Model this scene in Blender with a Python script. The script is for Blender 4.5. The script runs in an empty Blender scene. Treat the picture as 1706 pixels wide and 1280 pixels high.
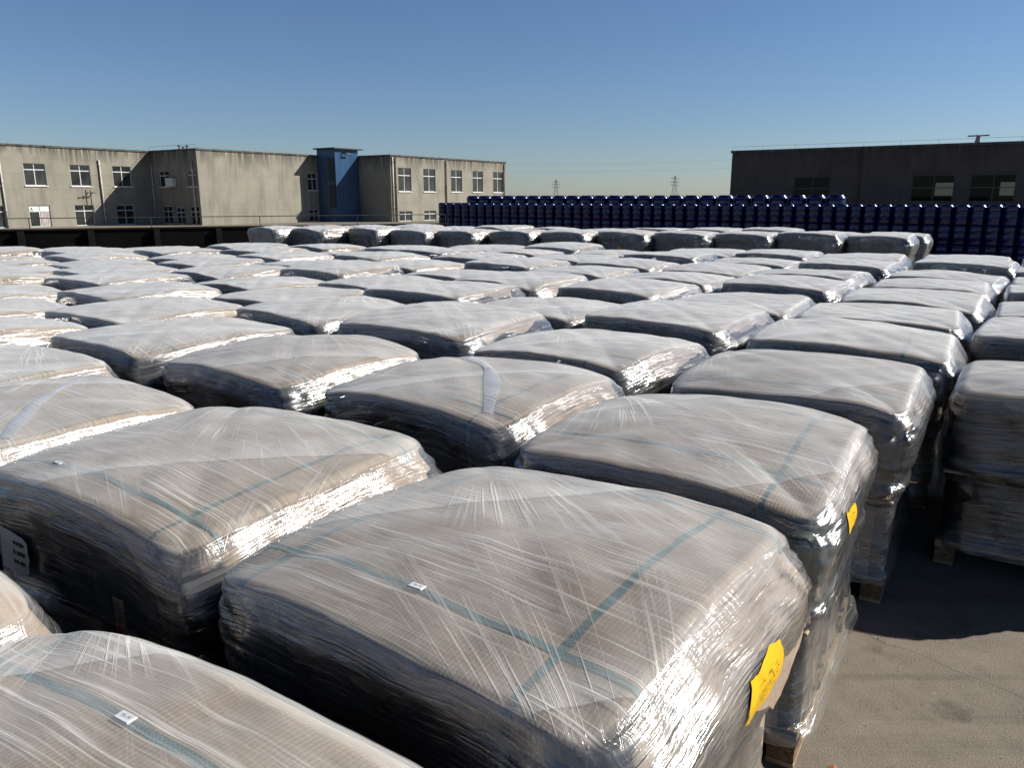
import bpy, bmesh, math, random
from mathutils import Vector, Matrix, noise
R = math.radians
random.seed(7)
scene = bpy.context.scene
COL = scene.collection
AZ = R(34.3)
SA, CA = math.sin(AZ), math.cos(AZ)
def W(b, a, z=0.0):
    """yard axes (b along the fronts of the rows, a along the aisle) -> world"""
    return Vector((a*SA + b*CA, a*CA - b*SA, z))

# ------------------------------------------------------------------ materials
class G:
    def __init__(s, name):
        s.m = bpy.data.materials.new(name); s.m.use_nodes = True
        s.t = s.m.node_tree; s.t.nodes.clear()
        s.out = s.n('ShaderNodeOutputMaterial')
    def n(s, kind, **kw):
        nd = s.t.nodes.new(kind)
        for k, v in kw.items():
            if hasattr(nd, k) and k not in nd.inputs.keys(): setattr(nd, k, v)
        return nd
    def put(s, sock, v):
        if hasattr(v, 'links'): s.t.links.new(v, sock)
        else: sock.default_value = v
    def math(s, op, a, b=0.0, c=None, clamp=False):
        nd = s.n('ShaderNodeMath'); nd.operation = op; nd.use_clamp = clamp
        s.put(nd.inputs[0], a); s.put(nd.inputs[1], b)
        if c is not None: s.put(nd.inputs[2], c)
        return nd.outputs[0]
    def mapr(s, v, a, b, c=0.0, d=1.0):
        nd = s.n('ShaderNodeMapRange'); nd.clamp = True
        s.put(nd.inputs[0], v)
        for i, q in enumerate((a, b, c, d)): s.put(nd.inputs[i+1], q)
        return nd.outputs[0]
    def mapping(s, v, rot=(0,0,0), scale=(1,1,1), loc=None):
        nd = s.n('ShaderNodeMapping'); s.put(nd.inputs[0], v)
        if loc is not None: s.put(nd.inputs[1], loc)
        nd.inputs[2].default_value = rot; nd.inputs[3].default_value = scale
        return nd.outputs[0]
    def noise(s, v, scale=1.0, detail=3.0, rough=.55, dist=0.0, color=False):
        nd = s.n('ShaderNodeTexNoise'); s.put(nd.inputs['Vector'], v)
        nd.inputs['Scale'].default_value = scale; nd.inputs['Detail'].default_value = detail
        nd.inputs['Roughness'].default_value = rough; nd.inputs['Distortion'].default_value = dist
        return nd.outputs[1 if color else 0]
    def mix(s, f, a, b):
        nd = s.n('ShaderNodeMix'); nd.data_type = 'RGBA'
        s.put(nd.inputs[0], f); s.put(nd.inputs[6], a); s.put(nd.inputs[7], b)
        return nd.outputs[2]
    def bump(s, h, strength=.3, dist=.01, nrm=None):
        nd = s.n('ShaderNodeBump'); nd.inputs['Strength'].default_value = strength
        nd.inputs['Distance'].default_value = dist; s.put(nd.inputs['Height'], h)
        if nrm is not None: s.put(nd.inputs['Normal'], nrm)
        return nd.outputs[0]
    def obj(s): return s.n('ShaderNodeTexCoord').outputs['Object']
    def gen(s): return s.n('ShaderNodeTexCoord').outputs['Generated']
    def rnd(s): return s.n('ShaderNodeObjectInfo').outputs['Random']
    def prin(s, col, rough=.5, metal=0.0, nrm=None, spec=.5, coat=0.0):
        p = s.n('ShaderNodeBsdfPrincipled')
        s.put(p.inputs['Base Color'], col); s.put(p.inputs['Roughness'], rough)
        p.inputs['Metallic'].default_value = metal
        p.inputs['Specular IOR Level'].default_value = spec
        p.inputs['Coat Weight'].default_value = coat
        if nrm is not None: s.put(p.inputs['Normal'], nrm)
        return p.outputs[0]
    def end(s, sh):
        s.t.links.new(sh, s.out.inputs[0]); return s.m
def c4(r, g, b): return (r, g, b, 1.0)

def mat_simple(name, col, rough=.5, metal=0.0, var=.12, scale=6.0, spec=.5, bump=0.0, bscale=40.0, coat=0.0):
    g = G(name); o = g.obj()
    f = g.noise(o, scale, 4.0)
    dark = c4(*[x*(1-var*2) for x in col]); lite = c4(*[min(1, x*(1+var*1.5)) for x in col])
    c = g.mix(g.mapr(f, .3, .7), dark, lite)
    nm = g.bump(g.noise(o, bscale, 3.0), bump, .01) if bump else None
    return g.end(g.prin(c, rough, metal, nm, spec, coat))

def mat_cardboard():
    g = G('cardboard'); o = g.obj()
    r = g.math('MULTIPLY', g.rnd(), 31.0)
    ov = g.n('ShaderNodeVectorMath'); ov.operation = 'ADD'
    g.put(ov.inputs[0], o); g.put(ov.inputs[1], r); p = ov.outputs[0]
    big = g.noise(p, 2.2, 4.0); fine = g.noise(p, 26.0, 4.0, .65)
    c = g.mix(g.mapr(big, .3, .7), c4(.27, .195, .135), c4(.40, .305, .22))
    c = g.mix(g.mapr(fine, .35, .75, 0, .5), c, c4(.47, .375, .285))
    # corrugation flutes showing through the liner, broken up by the weave
    w = g.n('ShaderNodeTexWave'); w.wave_type = 'BANDS'; w.bands_direction = 'X'
    g.put(w.inputs['Vector'], o); w.inputs['Scale'].default_value = 26.0
    w.inputs['Distortion'].default_value = .9; w.inputs['Detail'].default_value = 2.0
    w.inputs['Detail Scale'].default_value = 3.0
    w2 = g.noise(g.mapping(p, (0, 0, 0), (9, 140, 9)), 1.0, 2.0)
    flute = g.math('MULTIPLY', w.outputs['Fac'], g.mapr(big, .35, .65, .2, 1.0))
    c = g.mix(g.math('MULTIPLY', flute, .12), c, c4(.16, .115, .08))
    # damp / dusty stains
    st = g.mapr(g.noise(p, 4.5, 5.0, .7), .56, .72, 0, .45)
    c = g.mix(st, c, c4(.17, .125, .09))
    h = g.math('ADD', g.math('MULTIPLY', flute, .6), g.math('ADD', g.math('MULTIPLY', w2, .4), fine))
    return g.end(g.prin(c, .75, 0, g.bump(h, .35, .004), .3))

def mat_film(name='stretch_film', haze=1.0, far=False):
    """clear stretch film: mostly transparent, milky along the pull lines and where it bunches, glossy over fine wrinkles"""
    g = G(name)
    ut = g.n('ShaderNodeUVMap'); ut.uv_map = 'top'
    us = g.n('ShaderNodeUVMap'); us.uv_map = 'side'
    sd = g.n('ShaderNodeAttribute'); sd.attribute_name = 'side_mask'
    sidef = sd.outputs['Fac']
    rn = g.rnd()
    off = g.n('ShaderNodeCombineXYZ'); g.put(off.inputs[0], g.math('MULTIPLY', rn, 57.0)); g.put(off.inputs[1], g.math('MULTIPLY', rn, 23.0))
    def plus(v):
        a = g.n('ShaderNodeVectorMath'); a.operation = 'ADD'; g.put(a.inputs[0], v); g.put(a.inputs[1], off.outputs[0]); return a.outputs[0]
    T = plus(ut.outputs[0]); S = plus(us.outputs[0])
    # bend the pull lines a little
    def warp(v, sc, amt):
        n_ = g.noise(v, sc, 2.0, .5, 0, True)
        a = g.n('ShaderNodeVectorMath'); a.operation = 'MULTIPLY_ADD'
        g.put(a.inputs[0], n_); a.inputs[1].default_value = (amt, amt, 0); g.put(a.inputs[2], v); return a.outputs[0]
    Tw = warp(T, 1.3, .09); Sw = warp(S, 2.0, .07)
    bandm = g.noise(T, 1.7, 2.0); bandm2 = g.noise(g.mapping(T, (0, 0, 0), (1, 1, 1), (9, 4, 0)), 2.1, 2.0)
    def streak(v, ang, along, across, lo, hi, det=3.0):
        return g.mapr(g.noise(g.mapping(v, (0, 0, ang), (along, across, 1)), 1.0, det, .6), lo, hi)
    U = ut.outputs[0]
    def fan(cx, cy, dens, seed, lo, hi):
        """pull lines running out of one corner where the web was twisted"""
        sp = g.n('ShaderNodeSeparateXYZ'); a = g.n('ShaderNodeVectorMath'); a.operation = 'SUBTRACT'
        g.put(a.inputs[0], U); a.inputs[1].default_value = (cx, cy, 0); g.put(sp.inputs[0], a.outputs[0])
        ang = g.math('ARCTAN2', sp.outputs[1], sp.outputs[0])
        ln = g.n('ShaderNodeVectorMath'); ln.operation = 'LENGTH'; g.put(ln.inputs[0], a.outputs[0])
        cb = g.n('ShaderNodeCombineXYZ'); g.put(cb.inputs[0], g.math('MULTIPLY', ang, dens)); g.put(cb.inputs[1], g.math('MULTIPLY', ln.outputs['Value'], 1.3)); g.put(cb.inputs[2], g.math('MULTIPLY_ADD', rn, 40.0, seed))
        l_ = g.mapr(g.noise(cb.outputs[0], 1.0, 3.0, .65), lo, hi)
        return g.math('MULTIPLY', l_, g.mapr(ln.outputs['Value'], 1.45, .45))
    t1 = streak(Tw, R(64), 1.2, 62, .53, .66, 4.0)
    t2 = streak(Tw, R(-27), .9, 80, .54, .66, 4.0)
    t4 = streak(Tw, R(104), 2.0, 110, .56, .68)
    top = g.math('MAXIMUM', g.math('MULTIPLY', t1, g.mapr(bandm, .46, .58)), g.math('MULTIPLY', t2, g.mapr(bandm2, .45, .57)))
    top = g.math('MAXIMUM', top, g.math('MULTIPLY', t4, g.mapr(bandm2, .50, .38, 0, .7)))
    bm1 = g.mapr(g.noise(g.mapping(T, (0, 0, 0), (1, 1, 1), (2, 7, 0)), 1.4, 1.0), .40, .55)
    top = g.math('MAXIMUM', top, g.math('MULTIPLY', fan(-.72, .78, 40, 3.0, .53, .64), bm1))
    top = g.math('MAXIMUM', top, g.math('MULTIPLY', fan(.98, -.95, 60, 9.0, .53, .64), g.mapr(bm1, 1, 0)))
    s1 = streak(Sw, R(6), 1.2, 58, .50, .66); s2 = streak(Sw, R(-27), 1.4, 46, .53, .68); s3 = streak(Sw, R(48), 1.6, 36, .54, .68)
    side = g.math('MAXIMUM', s1, g.math('MAXIMUM', g.math('MULTIPLY', s2, .8), g.math('MULTIPLY', s3, g.mapr(bandm, .42, .58))))
    mixs = g.n('ShaderNodeMix'); mixs.data_type = 'FLOAT'
    g.put(mixs.inputs[0], sidef); g.put(mixs.inputs[2], top); g.put(mixs.inputs[3], side)
    stk = mixs.outputs[0]
    # overlap edges of the film web: milky ribbons with one hard edge
    wv = g.n('ShaderNodeTexWave'); wv.wave_type = 'BANDS'; wv.wave_profile = 'SAW'
    g.put(wv.inputs['Vector'], g.mapping(Tw, (0, 0, R(38)), (1, 1, 1))); wv.inputs['Scale'].default_value = .33; wv.inputs['Distortion'].default_value = .8
    rib = g.mapr(wv.outputs['Fac'], .80, .97, 0, .20)
    rib = g.math('MULTIPLY', rib, g.mapr(sidef, 0, .6, 1, .3))
    broad = g.math('MULTIPLY', g.mapr(g.noise(T, 3.0, 4.0, .6), .38, .72, 0, .14), g.mapr(sidef, .3, 1.0, 1.0, .3))
    cd = g.n('ShaderNodeAttribute'); cd.attribute_name = 'milk'
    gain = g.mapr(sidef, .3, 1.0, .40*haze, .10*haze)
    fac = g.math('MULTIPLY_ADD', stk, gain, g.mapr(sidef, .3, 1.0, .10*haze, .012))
    fac = g.math('ADD', fac, rib); fac = g.math('ADD', fac, broad)
    fac = g.math('ADD', fac, g.math('MULTIPLY', cd.outputs['Fac'], .07))
    lw = g.n('ShaderNodeLayerWeight'); lw.inputs[0].default_value = .5
    # a slanting ray crosses more of the milky film
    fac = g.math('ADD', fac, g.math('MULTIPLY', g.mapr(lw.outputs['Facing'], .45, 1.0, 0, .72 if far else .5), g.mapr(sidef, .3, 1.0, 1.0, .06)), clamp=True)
    fac = g.math('MINIMUM', fac, .93)
    # wrinkles
    cr = g.noise(g.mapping(Sw, (0, 0, R(34)), (6, 46, 1)), 1.0, 4.0, .62)
    cr2 = g.noise(g.mapping(Tw, (0, 0, R(25)), (6, 48, 1)), 1.0, 4.0, .62)
    mcr = g.n('ShaderNodeMix'); mcr.data_type = 'FLOAT'
    g.put(mcr.inputs[0], sidef); g.put(mcr.inputs[2], cr2); g.put(mcr.inputs[3], cr)
    h = g.math('ADD', g.math('MULTIPLY', stk, .55), g.math('MULTIPLY', mcr.outputs[0], .9))
    nm = g.bump(h, .45, .011 if not far else .014)
    df = g.n('ShaderNodeBsdfDiffuse'); df.inputs[0].default_value = c4(.80, .80, .78); g.put(df.inputs['Normal'], nm)
    tl = g.n('ShaderNodeBsdfTranslucent'); tl.inputs[0].default_value = c4(.78, .78, .77)
    dm = g.n('ShaderNodeMixShader'); dm.inputs[0].default_value = .22
    g.put(dm.inputs[1], df.outputs[0]); g.put(dm.inputs[2], tl.outputs[0])
    tr = g.n('ShaderNodeBsdfTransparent'); tr.inputs[0].default_value = c4(.95, .96, .965)
    m1 = g.n('ShaderNodeMixShader'); g.put(m1.inputs[0], fac); g.put(m1.inputs[1], tr.outputs[0]); g.put(m1.inputs[2], dm.outputs[0])
    gl = g.n('ShaderNodeBsdfGlossy'); gl.inputs[0].default_value = c4(1, 1, 1); gl.inputs['Roughness'].default_value = .19; g.put(gl.inputs['Normal'], nm)
    fr = g.n('ShaderNodeFresnel'); fr.inputs[0].default_value = 1.45; g.put(fr.inputs['Normal'], nm)
    ff = g.math('MULTIPLY_ADD', fr.outputs[0], g.mapr(sidef, .2, .8, .42, 1.25), g.mapr(sidef, .2, .8, .02, .075), clamp=True)
    m2 = g.n('ShaderNodeMixShader'); g.put(m2.inputs[0], ff); g.put(m2.inputs[1], m1.outputs[0]); g.put(m2.inputs[2], gl.outputs[0])
    return g.end(m2.outputs[0])

def mat_wall(name, base, z0, ztop):
    """rendered masonry: joint lines, blotches, dark run-off streaks under the coping"""
    g = G(name); o = g.obj()
    sep = g.n('ShaderNodeSeparateXYZ'); g.put(sep.inputs[0], o); z = sep.outputs[2]
    blot = g.noise(o, .7, 5.0, .6); fine = g.noise(o, 9.0, 4.0, .6)
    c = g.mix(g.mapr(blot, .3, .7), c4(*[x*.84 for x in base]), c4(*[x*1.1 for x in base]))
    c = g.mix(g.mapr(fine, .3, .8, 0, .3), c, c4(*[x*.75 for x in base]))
    st = g.noise(g.mapping(o, (0, 0, 0), (3.6, 3.6, .12)), 1.0, 5.0, .7)
    ln = g.noise(g.mapping(o, (0, 0, 0), (.5, .5, .01), (3, 3, 0)), 1.0, 2.0)
    reach = g.math('MULTIPLY_ADD', ln, 3.2, -.5)
    top = g.math('DIVIDE', g.math('SUBTRACT', z, ztop), reach)          # 0 at top, -1 at reach
    dr = g.mapr(top, -1.0, -.15, 0, 1)
    dirt = g.math('MULTIPLY', g.mapr(st, .40, .54), dr)
    c = g.mix(g.math('MULTIPLY', dirt, .9), c, c4(.055, .05, .04))
    st2 = g.mapr(g.noise(g.mapping(o, (0, 0, 0), (1.4, 1.4, .25), (5, 1, 2)), 1.0, 4.0, .6), .48, .70, 0, .55)
    c = g.mix(st2, c, c4(*[x*.5 for x in base]))
    # horizontal pour joints
    md = g.math('PINGPONG', g.math('ADD', z, .55), .525)
    jt = g.mapr(md, .0, .022, .35, 0)
    c = g.mix(jt, c, c4(*[x*.42 for x in base]))
    return g.end(g.prin(c, .88, 0, g.bump(fine, .25, .02), .25))

def mat_ground():
    g = G('yard_concrete'); o = g.obj()
    big = g.noise(o, .9, 5.0, .6); mid = g.noise(o, 7.0, 5.0, .65)
    vo = g.n('ShaderNodeTexVoronoi'); g.put(vo.inputs['Vector'], o); vo.inputs['Scale'].default_value = 90.0
    gr = g.noise(o, 160.0, 3.0, .7)
    c = g.mix(g.mapr(big, .3, .7), c4(.145, .122, .096), c4(.225, .192, .152))
    c = g.mix(g.mapr(mid, .42, .72, 0, .55), c, c4(.085, .068, .053))
    c = g.mix(g.mapr(gr, .42, .70, 0, .75), c, c4(.31, .265, .21))
    sp = g.math('LESS_THAN', g.noise(o, 240.0, 1.0), .33)
    c = g.mix(g.math('MULTIPLY', sp, .8), c, c4(.025, .02, .016))
    wp = g.mapr(g.noise(g.mapping(o, (0, 0, 0), (1, 1, 1), (4, 2, 0)), 38.0, 2.0), .70, .74)
    c = g.mix(g.math('MULTIPLY', wp, .5), c, c4(.42, .38, .32))
    oil = g.mapr(g.noise(g.mapping(o, (0, 0, 0), (1, 1, 1), (11, 3, 0)), 2.3, 4.0, .6), .60, .70, 0, .6)
    c = g.mix(oil, c, c4(.05, .042, .034))
    ty = g.mapr(g.noise(g.mapping(o, (0, 0, R(55)), (.35, 7, 1)), 1.0, 3.0), .58, .70, 0, .35)
    c = g.mix(ty, c, c4(.075, .063, .05))
    ck = g.n('ShaderNodeTexVoronoi'); ck.feature = 'DISTANCE_TO_EDGE'; g.put(ck.inputs['Vector'], g.mix(.12, o, g.noise(o, 3.0, 3.0, .6, 0, True))); ck.inputs['Scale'].default_value = .55
    c = g.mix(g.mapr(ck.outputs['Distance'], .0, .004, .4, 0), c, c4(.03, .026, .022))
    h = g.math('ADD', gr, g.math('MULTIPLY', mid, 1.0))
    return g.end(g.prin(c, .9, 0, g.bump(h, .6, .008), .25))

def mat_wood():
    g = G('pallet_wood'); o = g.obj()
    f = g.noise(g.mapping(o, (0, 0, 0), (3, 38, 38)), 1.0, 4.0, .6)
    c = g.mix(g.mapr(f, .3, .7), c4(.24, .165, .085), c4(.43, .32, .19))
    return g.end(g.prin(c, .8, 0, g.bump(f, .3, .004), .3))

def mat_strap():
    g = G('strap_webbing'); o = g.obj()
    ck = g.n('ShaderNodeTexChecker'); g.put(ck.inputs['Vector'], o); ck.inputs['Scale'].default_value = 170.0
    c = g.mix(ck.outputs[1], c4(.035, .10, .105), c4(.085, .19, .185))
    return g.end(g.prin(c, .4, 0, g.bump(ck.outputs[1], .4, .002), .5))

def mat_sheet(name, col, per, rough=.4):
    g = G(name); o = g.obj()
    f = g.noise(g.mapping(o, (0, 0, 0), (3, 3, .3)), 1.0, 4.0)
    c = g.mix(g.mapr(f, .3, .7), c4(*[x*.7 for x in col]), c4(*[min(1, x*1.2) for x in col]))
    return g.end(g.prin(c, rough, .0, None, .5))

def mat_glass(name, tint, alpha, refl=.9):
    g = G(name); o = g.obj()
    gl = g.n('ShaderNodeBsdfGlossy'); gl.inputs['Roughness'].default_value = .04
    gl.inputs[0].default_value = c4(refl, refl, refl)
    df = g.n('ShaderNodeBsdfDiffuse'); f = g.noise(o, 1.3, 3.0)
    g.put(df.inputs[0], g.mix(g.mapr(f, .35, .65), c4(*[x*.5 for x in tint]), c4(*tint)))
    tr = g.n('ShaderNodeBsdfTransparent'); tr.inputs[0].default_value = c4(.8, .85, .85)
    m0 = g.n('ShaderNodeMixShader'); m0.inputs[0].default_value = alpha
    g.put(m0.inputs[1], tr.outputs[0]); g.put(m0.inputs[2], df.outputs[0])
    fr = g.n('ShaderNodeFresnel'); fr.inputs[0].default_value = 1.5
    m = g.n('ShaderNodeMixShader'); g.put(m.inputs[0], fr.outputs[0]); g.put(m.inputs[1], m0.outputs[0]); g.put(m.inputs[2], gl.outputs[0])
    return g.end(m.outputs[0])

M = {}
M['card'] = mat_cardboard()
M['film'] = mat_film('stretch_film', 1.0)
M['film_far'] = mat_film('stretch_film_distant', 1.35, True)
M['ground'] = mat_ground()
M['wood'] = mat_wood()
M['chip'] = mat_simple('chipboard_block', (.20, .125, .065), .9, 0, .3, 60, .2, .4, 90)
M['strap'] = mat_strap()
M['clip'] = mat_simple('clip_plastic', (.62, .63, .65), .35, 0, .08, 30)
M['can_navy'] = mat_simple('can_navy', (.007, .011, .036), .45, 0, .25, 5, .3)
M['can_black'] = mat_simple('can_black', (.007, .0075, .009), .42, 0, .25, 5, .3)
M['can_green'] = mat_simple('can_green', (.040, .062, .030), .35, 0, .2, 5)
M['can_cap'] = mat_simple('can_cap', (.03, .035, .05), .4)
M['drum_blue'] = mat_simple('drum_blue', (.0035, .010, .072), .2, 0, .3, 4, .6)
M['yellow'] = mat_simple('yellow_sticker', (.74, .43, .004), .45, 0, .08, 9, .4)
M['white'] = mat_simple('white_sticker', (.66, .66, .64), .5, 0, .06, 12)
M['red'] = mat_simple('red_print', (.42, .03, .035), .5)
M['ink'] = mat_simple('black_ink', (.018, .018, .02), .6)
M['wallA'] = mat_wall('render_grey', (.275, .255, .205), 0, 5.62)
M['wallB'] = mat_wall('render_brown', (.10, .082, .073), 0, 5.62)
M['coping'] = mat_simple('coping_concrete', (.10, .092, .08), .9, 0, .3, 3, .2, .3, 20)
M['frame'] = mat_simple('window_white', (.66, .66, .63), .5, 0, .08, 4)
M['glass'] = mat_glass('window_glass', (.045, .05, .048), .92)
M['glass_clear'] = mat_glass('window_glass_clear', (.010, .010, .011), .62, .2)
M['frame_grey'] = mat_simple('window_grey', (.09, .085, .08), .6, 0, .1, 4)
M['pipe'] = mat_simple('pipe_white', (.55, .50, .46), .6, 0, .15, 3)
M['pipe_dark'] = mat_simple('pipe_brown', (.09, .06, .045), .6, 0, .15, 3)
M['sheet_blue'] = mat_sheet('sheet_blue', (.022, .070, .150), 0)
M['steel'] = mat_simple('galvanised_steel', (.26, .27, .28), .55, .3, .1, 3)
M['dark_steel'] = mat_simple('dark_steel', (.03, .032, .035), .6)
M['fence'] = mat_simple('fence_dark', (.0035, .0033, .003), .9, 0, .3, 1.2, .1)
M['post'] = mat_simple('post_dark', (.010, .0085, .007), .85, 0, .25, 2, .2)
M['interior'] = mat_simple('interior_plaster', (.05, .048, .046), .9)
M['leaf'] = mat_simple('tree_far', (.035, .045, .028), .9, 0, .3, .05, .1)
M['paper'] = mat_simple('paper_poster', (.62, .64, .58), .7, 0, .05, 4)
M['curtain'] = mat_simple('curtain_cloth', (.45, .39, .37), .8, 0, .15, 5)

# ------------------------------------------------------------------ object helpers
def tag(o, label=None, cat=None, group=None, kind=None):
    if label: o['label'] = label
    if cat: o['category'] = cat
    if group: o['group'] = group
    if kind: o['kind'] = kind
    return o
def empty(name, loc, rz=0.0, label=None, cat=None, group=None):
    o = bpy.data.objects.new(name, None); COL.objects.link(o)
    o.location = loc; o.rotation_euler = (0, 0, rz); o.empty_display_size = .3
    return tag(o, label, cat, group)
def part(name, me, parent=None, loc=None, rz=None):
    o = bpy.data.objects.new(name, me); COL.objects.link(o)
    if parent is not None: o.parent = parent
    if loc is not None: o.location = loc
    if rz is not None: o.rotation_euler = (0, 0, rz)
    return o
def mesh(name, bm, mats, smooth=False):
    me = bpy.data.meshes.new(name); bm.normal_update(); bm.to_mesh(me); bm.free()
    for m in (mats if isinstance(mats, (list, tuple)) else [mats]): me.materials.append(m)
    if smooth:
        for p in me.polygons: p.use_smooth = True
    return me
def box(bm, x0, x1, y0, y1, z0, z1, mi=0):
    v = [bm.verts.new((x, y, z)) for z in (z0, z1) for y in (y0, y1) for x in (x0, x1)]
    for f in ((0, 2, 3, 1), (4, 5, 7, 6), (0, 1, 5, 4), (1, 3, 7, 5), (3, 2, 6, 7), (2, 0, 4, 6)):
        bm.faces.new([v[i] for i in f]).material_index = mi
    return v
def tube(bm, pts, r, n=6, mi=0, closed_ends=True):
    rings = []
    for i, p in enumerate(pts):
        p = Vector(p); q = Vector(pts[min(i+1, len(pts)-1)]); o_ = Vector(pts[max(i-1, 0)])
        d = (q-o_).normalized(); u = d.orthogonal().normalized(); w = d.cross(u)
        if rings and abs(d.z) < .99:
            u = Vector((0, 0, 1)).cross(d).normalized(); w = d.cross(u)
        elif abs(d.z) < .99:
            u = Vector((0, 0, 1)).cross(d).normalized(); w = d.cross(u)
        rr = r[i] if isinstance(r, (list, tuple)) else r
        rings.append([bm.verts.new(p + (u*math.cos(2*math.pi*k/n) + w*math.sin(2*math.pi*k/n))*rr) for k in range(n)])
    for a, b in zip(rings, rings[1:]):
        for k in range(n):
            bm.faces.new((a[k], a[(k+1) % n], b[(k+1) % n], b[k])).material_index = mi
    if closed_ends:
        bm.faces.new(rings[0][::-1]).material_index = mi; bm.faces.new(rings[-1]).material_index = mi
def lathe(bm, prof, n=20, mi=0, cx=0.0, cy=0.0):
    rings = [[bm.verts.new((cx + r*math.cos(2*math.pi*k/n), cy + r*math.sin(2*math.pi*k/n), z)) for k in range(n)] for r, z in prof]
    for a, b in zip(rings, rings[1:]):
        for k in range(n): bm.faces.new((a[k], a[(k+1) % n], b[(k+1) % n], b[k])).material_index = mi
    bm.faces.new(rings[0][::-1]).material_index = mi; bm.faces.new(rings[-1]).material_index = mi
def bevel_all(bm, w, seg=2):
    bmesh.ops.bevel(bm, geom=list(bm.edges), offset=w, segments=seg, affect='EDGES', profile=.5)
def text_mesh(body, size, mat):
    cu = bpy.data.curves.new('t', 'FONT'); cu.body = body; cu.size = size; cu.align_x = 'CENTER'; cu.align_y = 'CENTER'
    ob = bpy.data.objects.new('t', cu); COL.objects.link(ob)
    dg = bpy.context.evaluated_depsgraph_get()
    me = bpy.data.meshes.new_from_object(ob.evaluated_get(dg)); me.materials.clear(); me.materials.append(mat)
    bpy.data.objects.remove(ob); bpy.data.curves.remove(cu)
    return me

# ------------------------------------------------------------------ the wrapped load: one analytic surface shared by board, straps and film
HW = .592
def sm(x): x = max(0.0, min(1.0, x)); return x*x*(3-2*x)
class Load:
    """shape of one load. sides: 0=+x 1=+y 2=-x 3=-y"""
    def __init__(s, seed, H=1.0, drop=(.12, .07, .07, .09), crease=(.84, .88, .88, .88), corner=.05, dome=.035, n=6.5, wob=1.0, flap=(.13, .11, .10, .11), notch=1.0, flare=(.09, .02, .02, .03), slump=.66):
        s.flare = flare
        s.r = random.Random(seed); s.seed = seed; s.H = H + .022; s.drop = drop; s.crease = crease; s.dome = dome; s.n = n; s.wob = wob
        s.flap = flap; s.notch = notch
        s.cor = [corner*s.r.uniform(.1, .6) for _ in range(4)]
        s.ofs = Vector((s.r.uniform(-50, 50), s.r.uniform(-50, 50), s.r.uniform(-50, 50)))
        s.tilt = (s.r.uniform(-.018, .018), s.r.uniform(-.018, .018))
        q = s.r; s.planes = [(0.0, 0.0, 0.0)]
        for k in range(7):
            th = math.radians(-45 + k*360/7 + q.uniform(-24, 24)); sl = q.uniform(.05, .17)*slump
            s.planes.append((math.cos(th)*sl, math.sin(th)*sl, sl*q.uniform(.12, .38)))
        th = math.radians(-45 + q.uniform(-28, 22)); sl = q.uniform(.20, .34)*slump; s.planes.append((math.cos(th)*sl, math.sin(th)*sl, sl*q.uniform(.42, .55)))
        th = math.radians(q.choice((45, 135, -135)) + q.uniform(-25, 25)); sl = q.uniform(.14, .26)*slump; s.planes.append((math.cos(th)*sl, math.sin(th)*sl, sl*q.uniform(.40, .55)))
    def side_par(s, cx, cy, arr):
        w = [max(0, cx)**4, max(0, cy)**4, max(0, -cx)**4, max(0, -cy)**4]
        t = sum(w) or 1
        return sum(a*b for a, b in zip(w, arr))/t
    def corner_i(s, cx, cy):
        return (0 if cy > 0 else 3) if cx > 0 else (1 if cy > 0 else 2)
    def top(s, x, y):
        """height of the board's upper face at x, y"""
        n = s.n; m = (abs(x/HW)**n + abs(y/HW)**n)**(1/n)
        mm = max(abs(x), abs(y)); cx, cy = (x/mm, y/mm) if mm > 1e-6 else (1.0, 0.0)
        k = min(abs(cx), abs(cy))**3
        tc = s.side_par(cx, cy, s.crease); D = s.side_par(cx, cy, s.drop)
        t = m
        kf = 170.0
        z = s.H + s.dome*.35*(1-t**3) - math.log(sum(math.exp(kf*(a_*x + b_*y - c_)) for a_, b_, c_ in s.planes))/kf
        u = max(0.0, (t-tc)/(1-tc))
        z -= D*(u**1.12)*.95 + D*.05*sm(t/tc)
        z -= s.cor[s.corner_i(cx, cy)]*k*t**3
        q = Vector((x*2.6, y*2.6, 0)) + s.ofs
        z += .009*s.wob*noise.noise(q) + .0045*s.wob*noise.noise(q*3.1)
        # seats of the cans below: faint hollows
        z -= .0035*(math.cos(x*22.2)*math.cos(y*22.2))*(1-t**4 if t < 1 else 0)
        z += x*s.tilt[0] + y*s.tilt[1]
        return z
    def perim(s, p):
        """p in 0..4 round the square -> unit square direction"""
        i = int(p) % 4; f = (p % 1.0)*2-1
        # gather samples toward the corners
        f = math.copysign(abs(f)**.85, f)
        cx, cy = [(1, f), (-f, 1), (-1, -f), (f, -1)][i]
        return cx, cy
    def rad(s, cx, cy):
        return 1.0/(abs(cx)**s.n + abs(cy)**s.n)**(1/s.n)

TS = [0.0, .10, .2, .3, .4, .5, .58, .65, .71, .76, .80, .83, .86, .885, .91, .93, .95, .967, .982, .993, 1.0]
def cat_rom(ps, m):
    out = []
    for i in range(len(ps)-1):
        p0, p1, p2, p3 = ps[max(i-1, 0)], ps[i], ps[i+1], ps[min(i+2, len(ps)-1)]
        for j in range(m):
            t = j/m
            out.append(tuple(.5*((2*b) + (-a+c)*t + (2*a-5*b+4*c-d)*t*t + (-a+3*b-3*c+d)*t**3) for a, b, c, d in zip(p0, p1, p2, p3)))
    out.append(ps[-1]); return out

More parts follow.
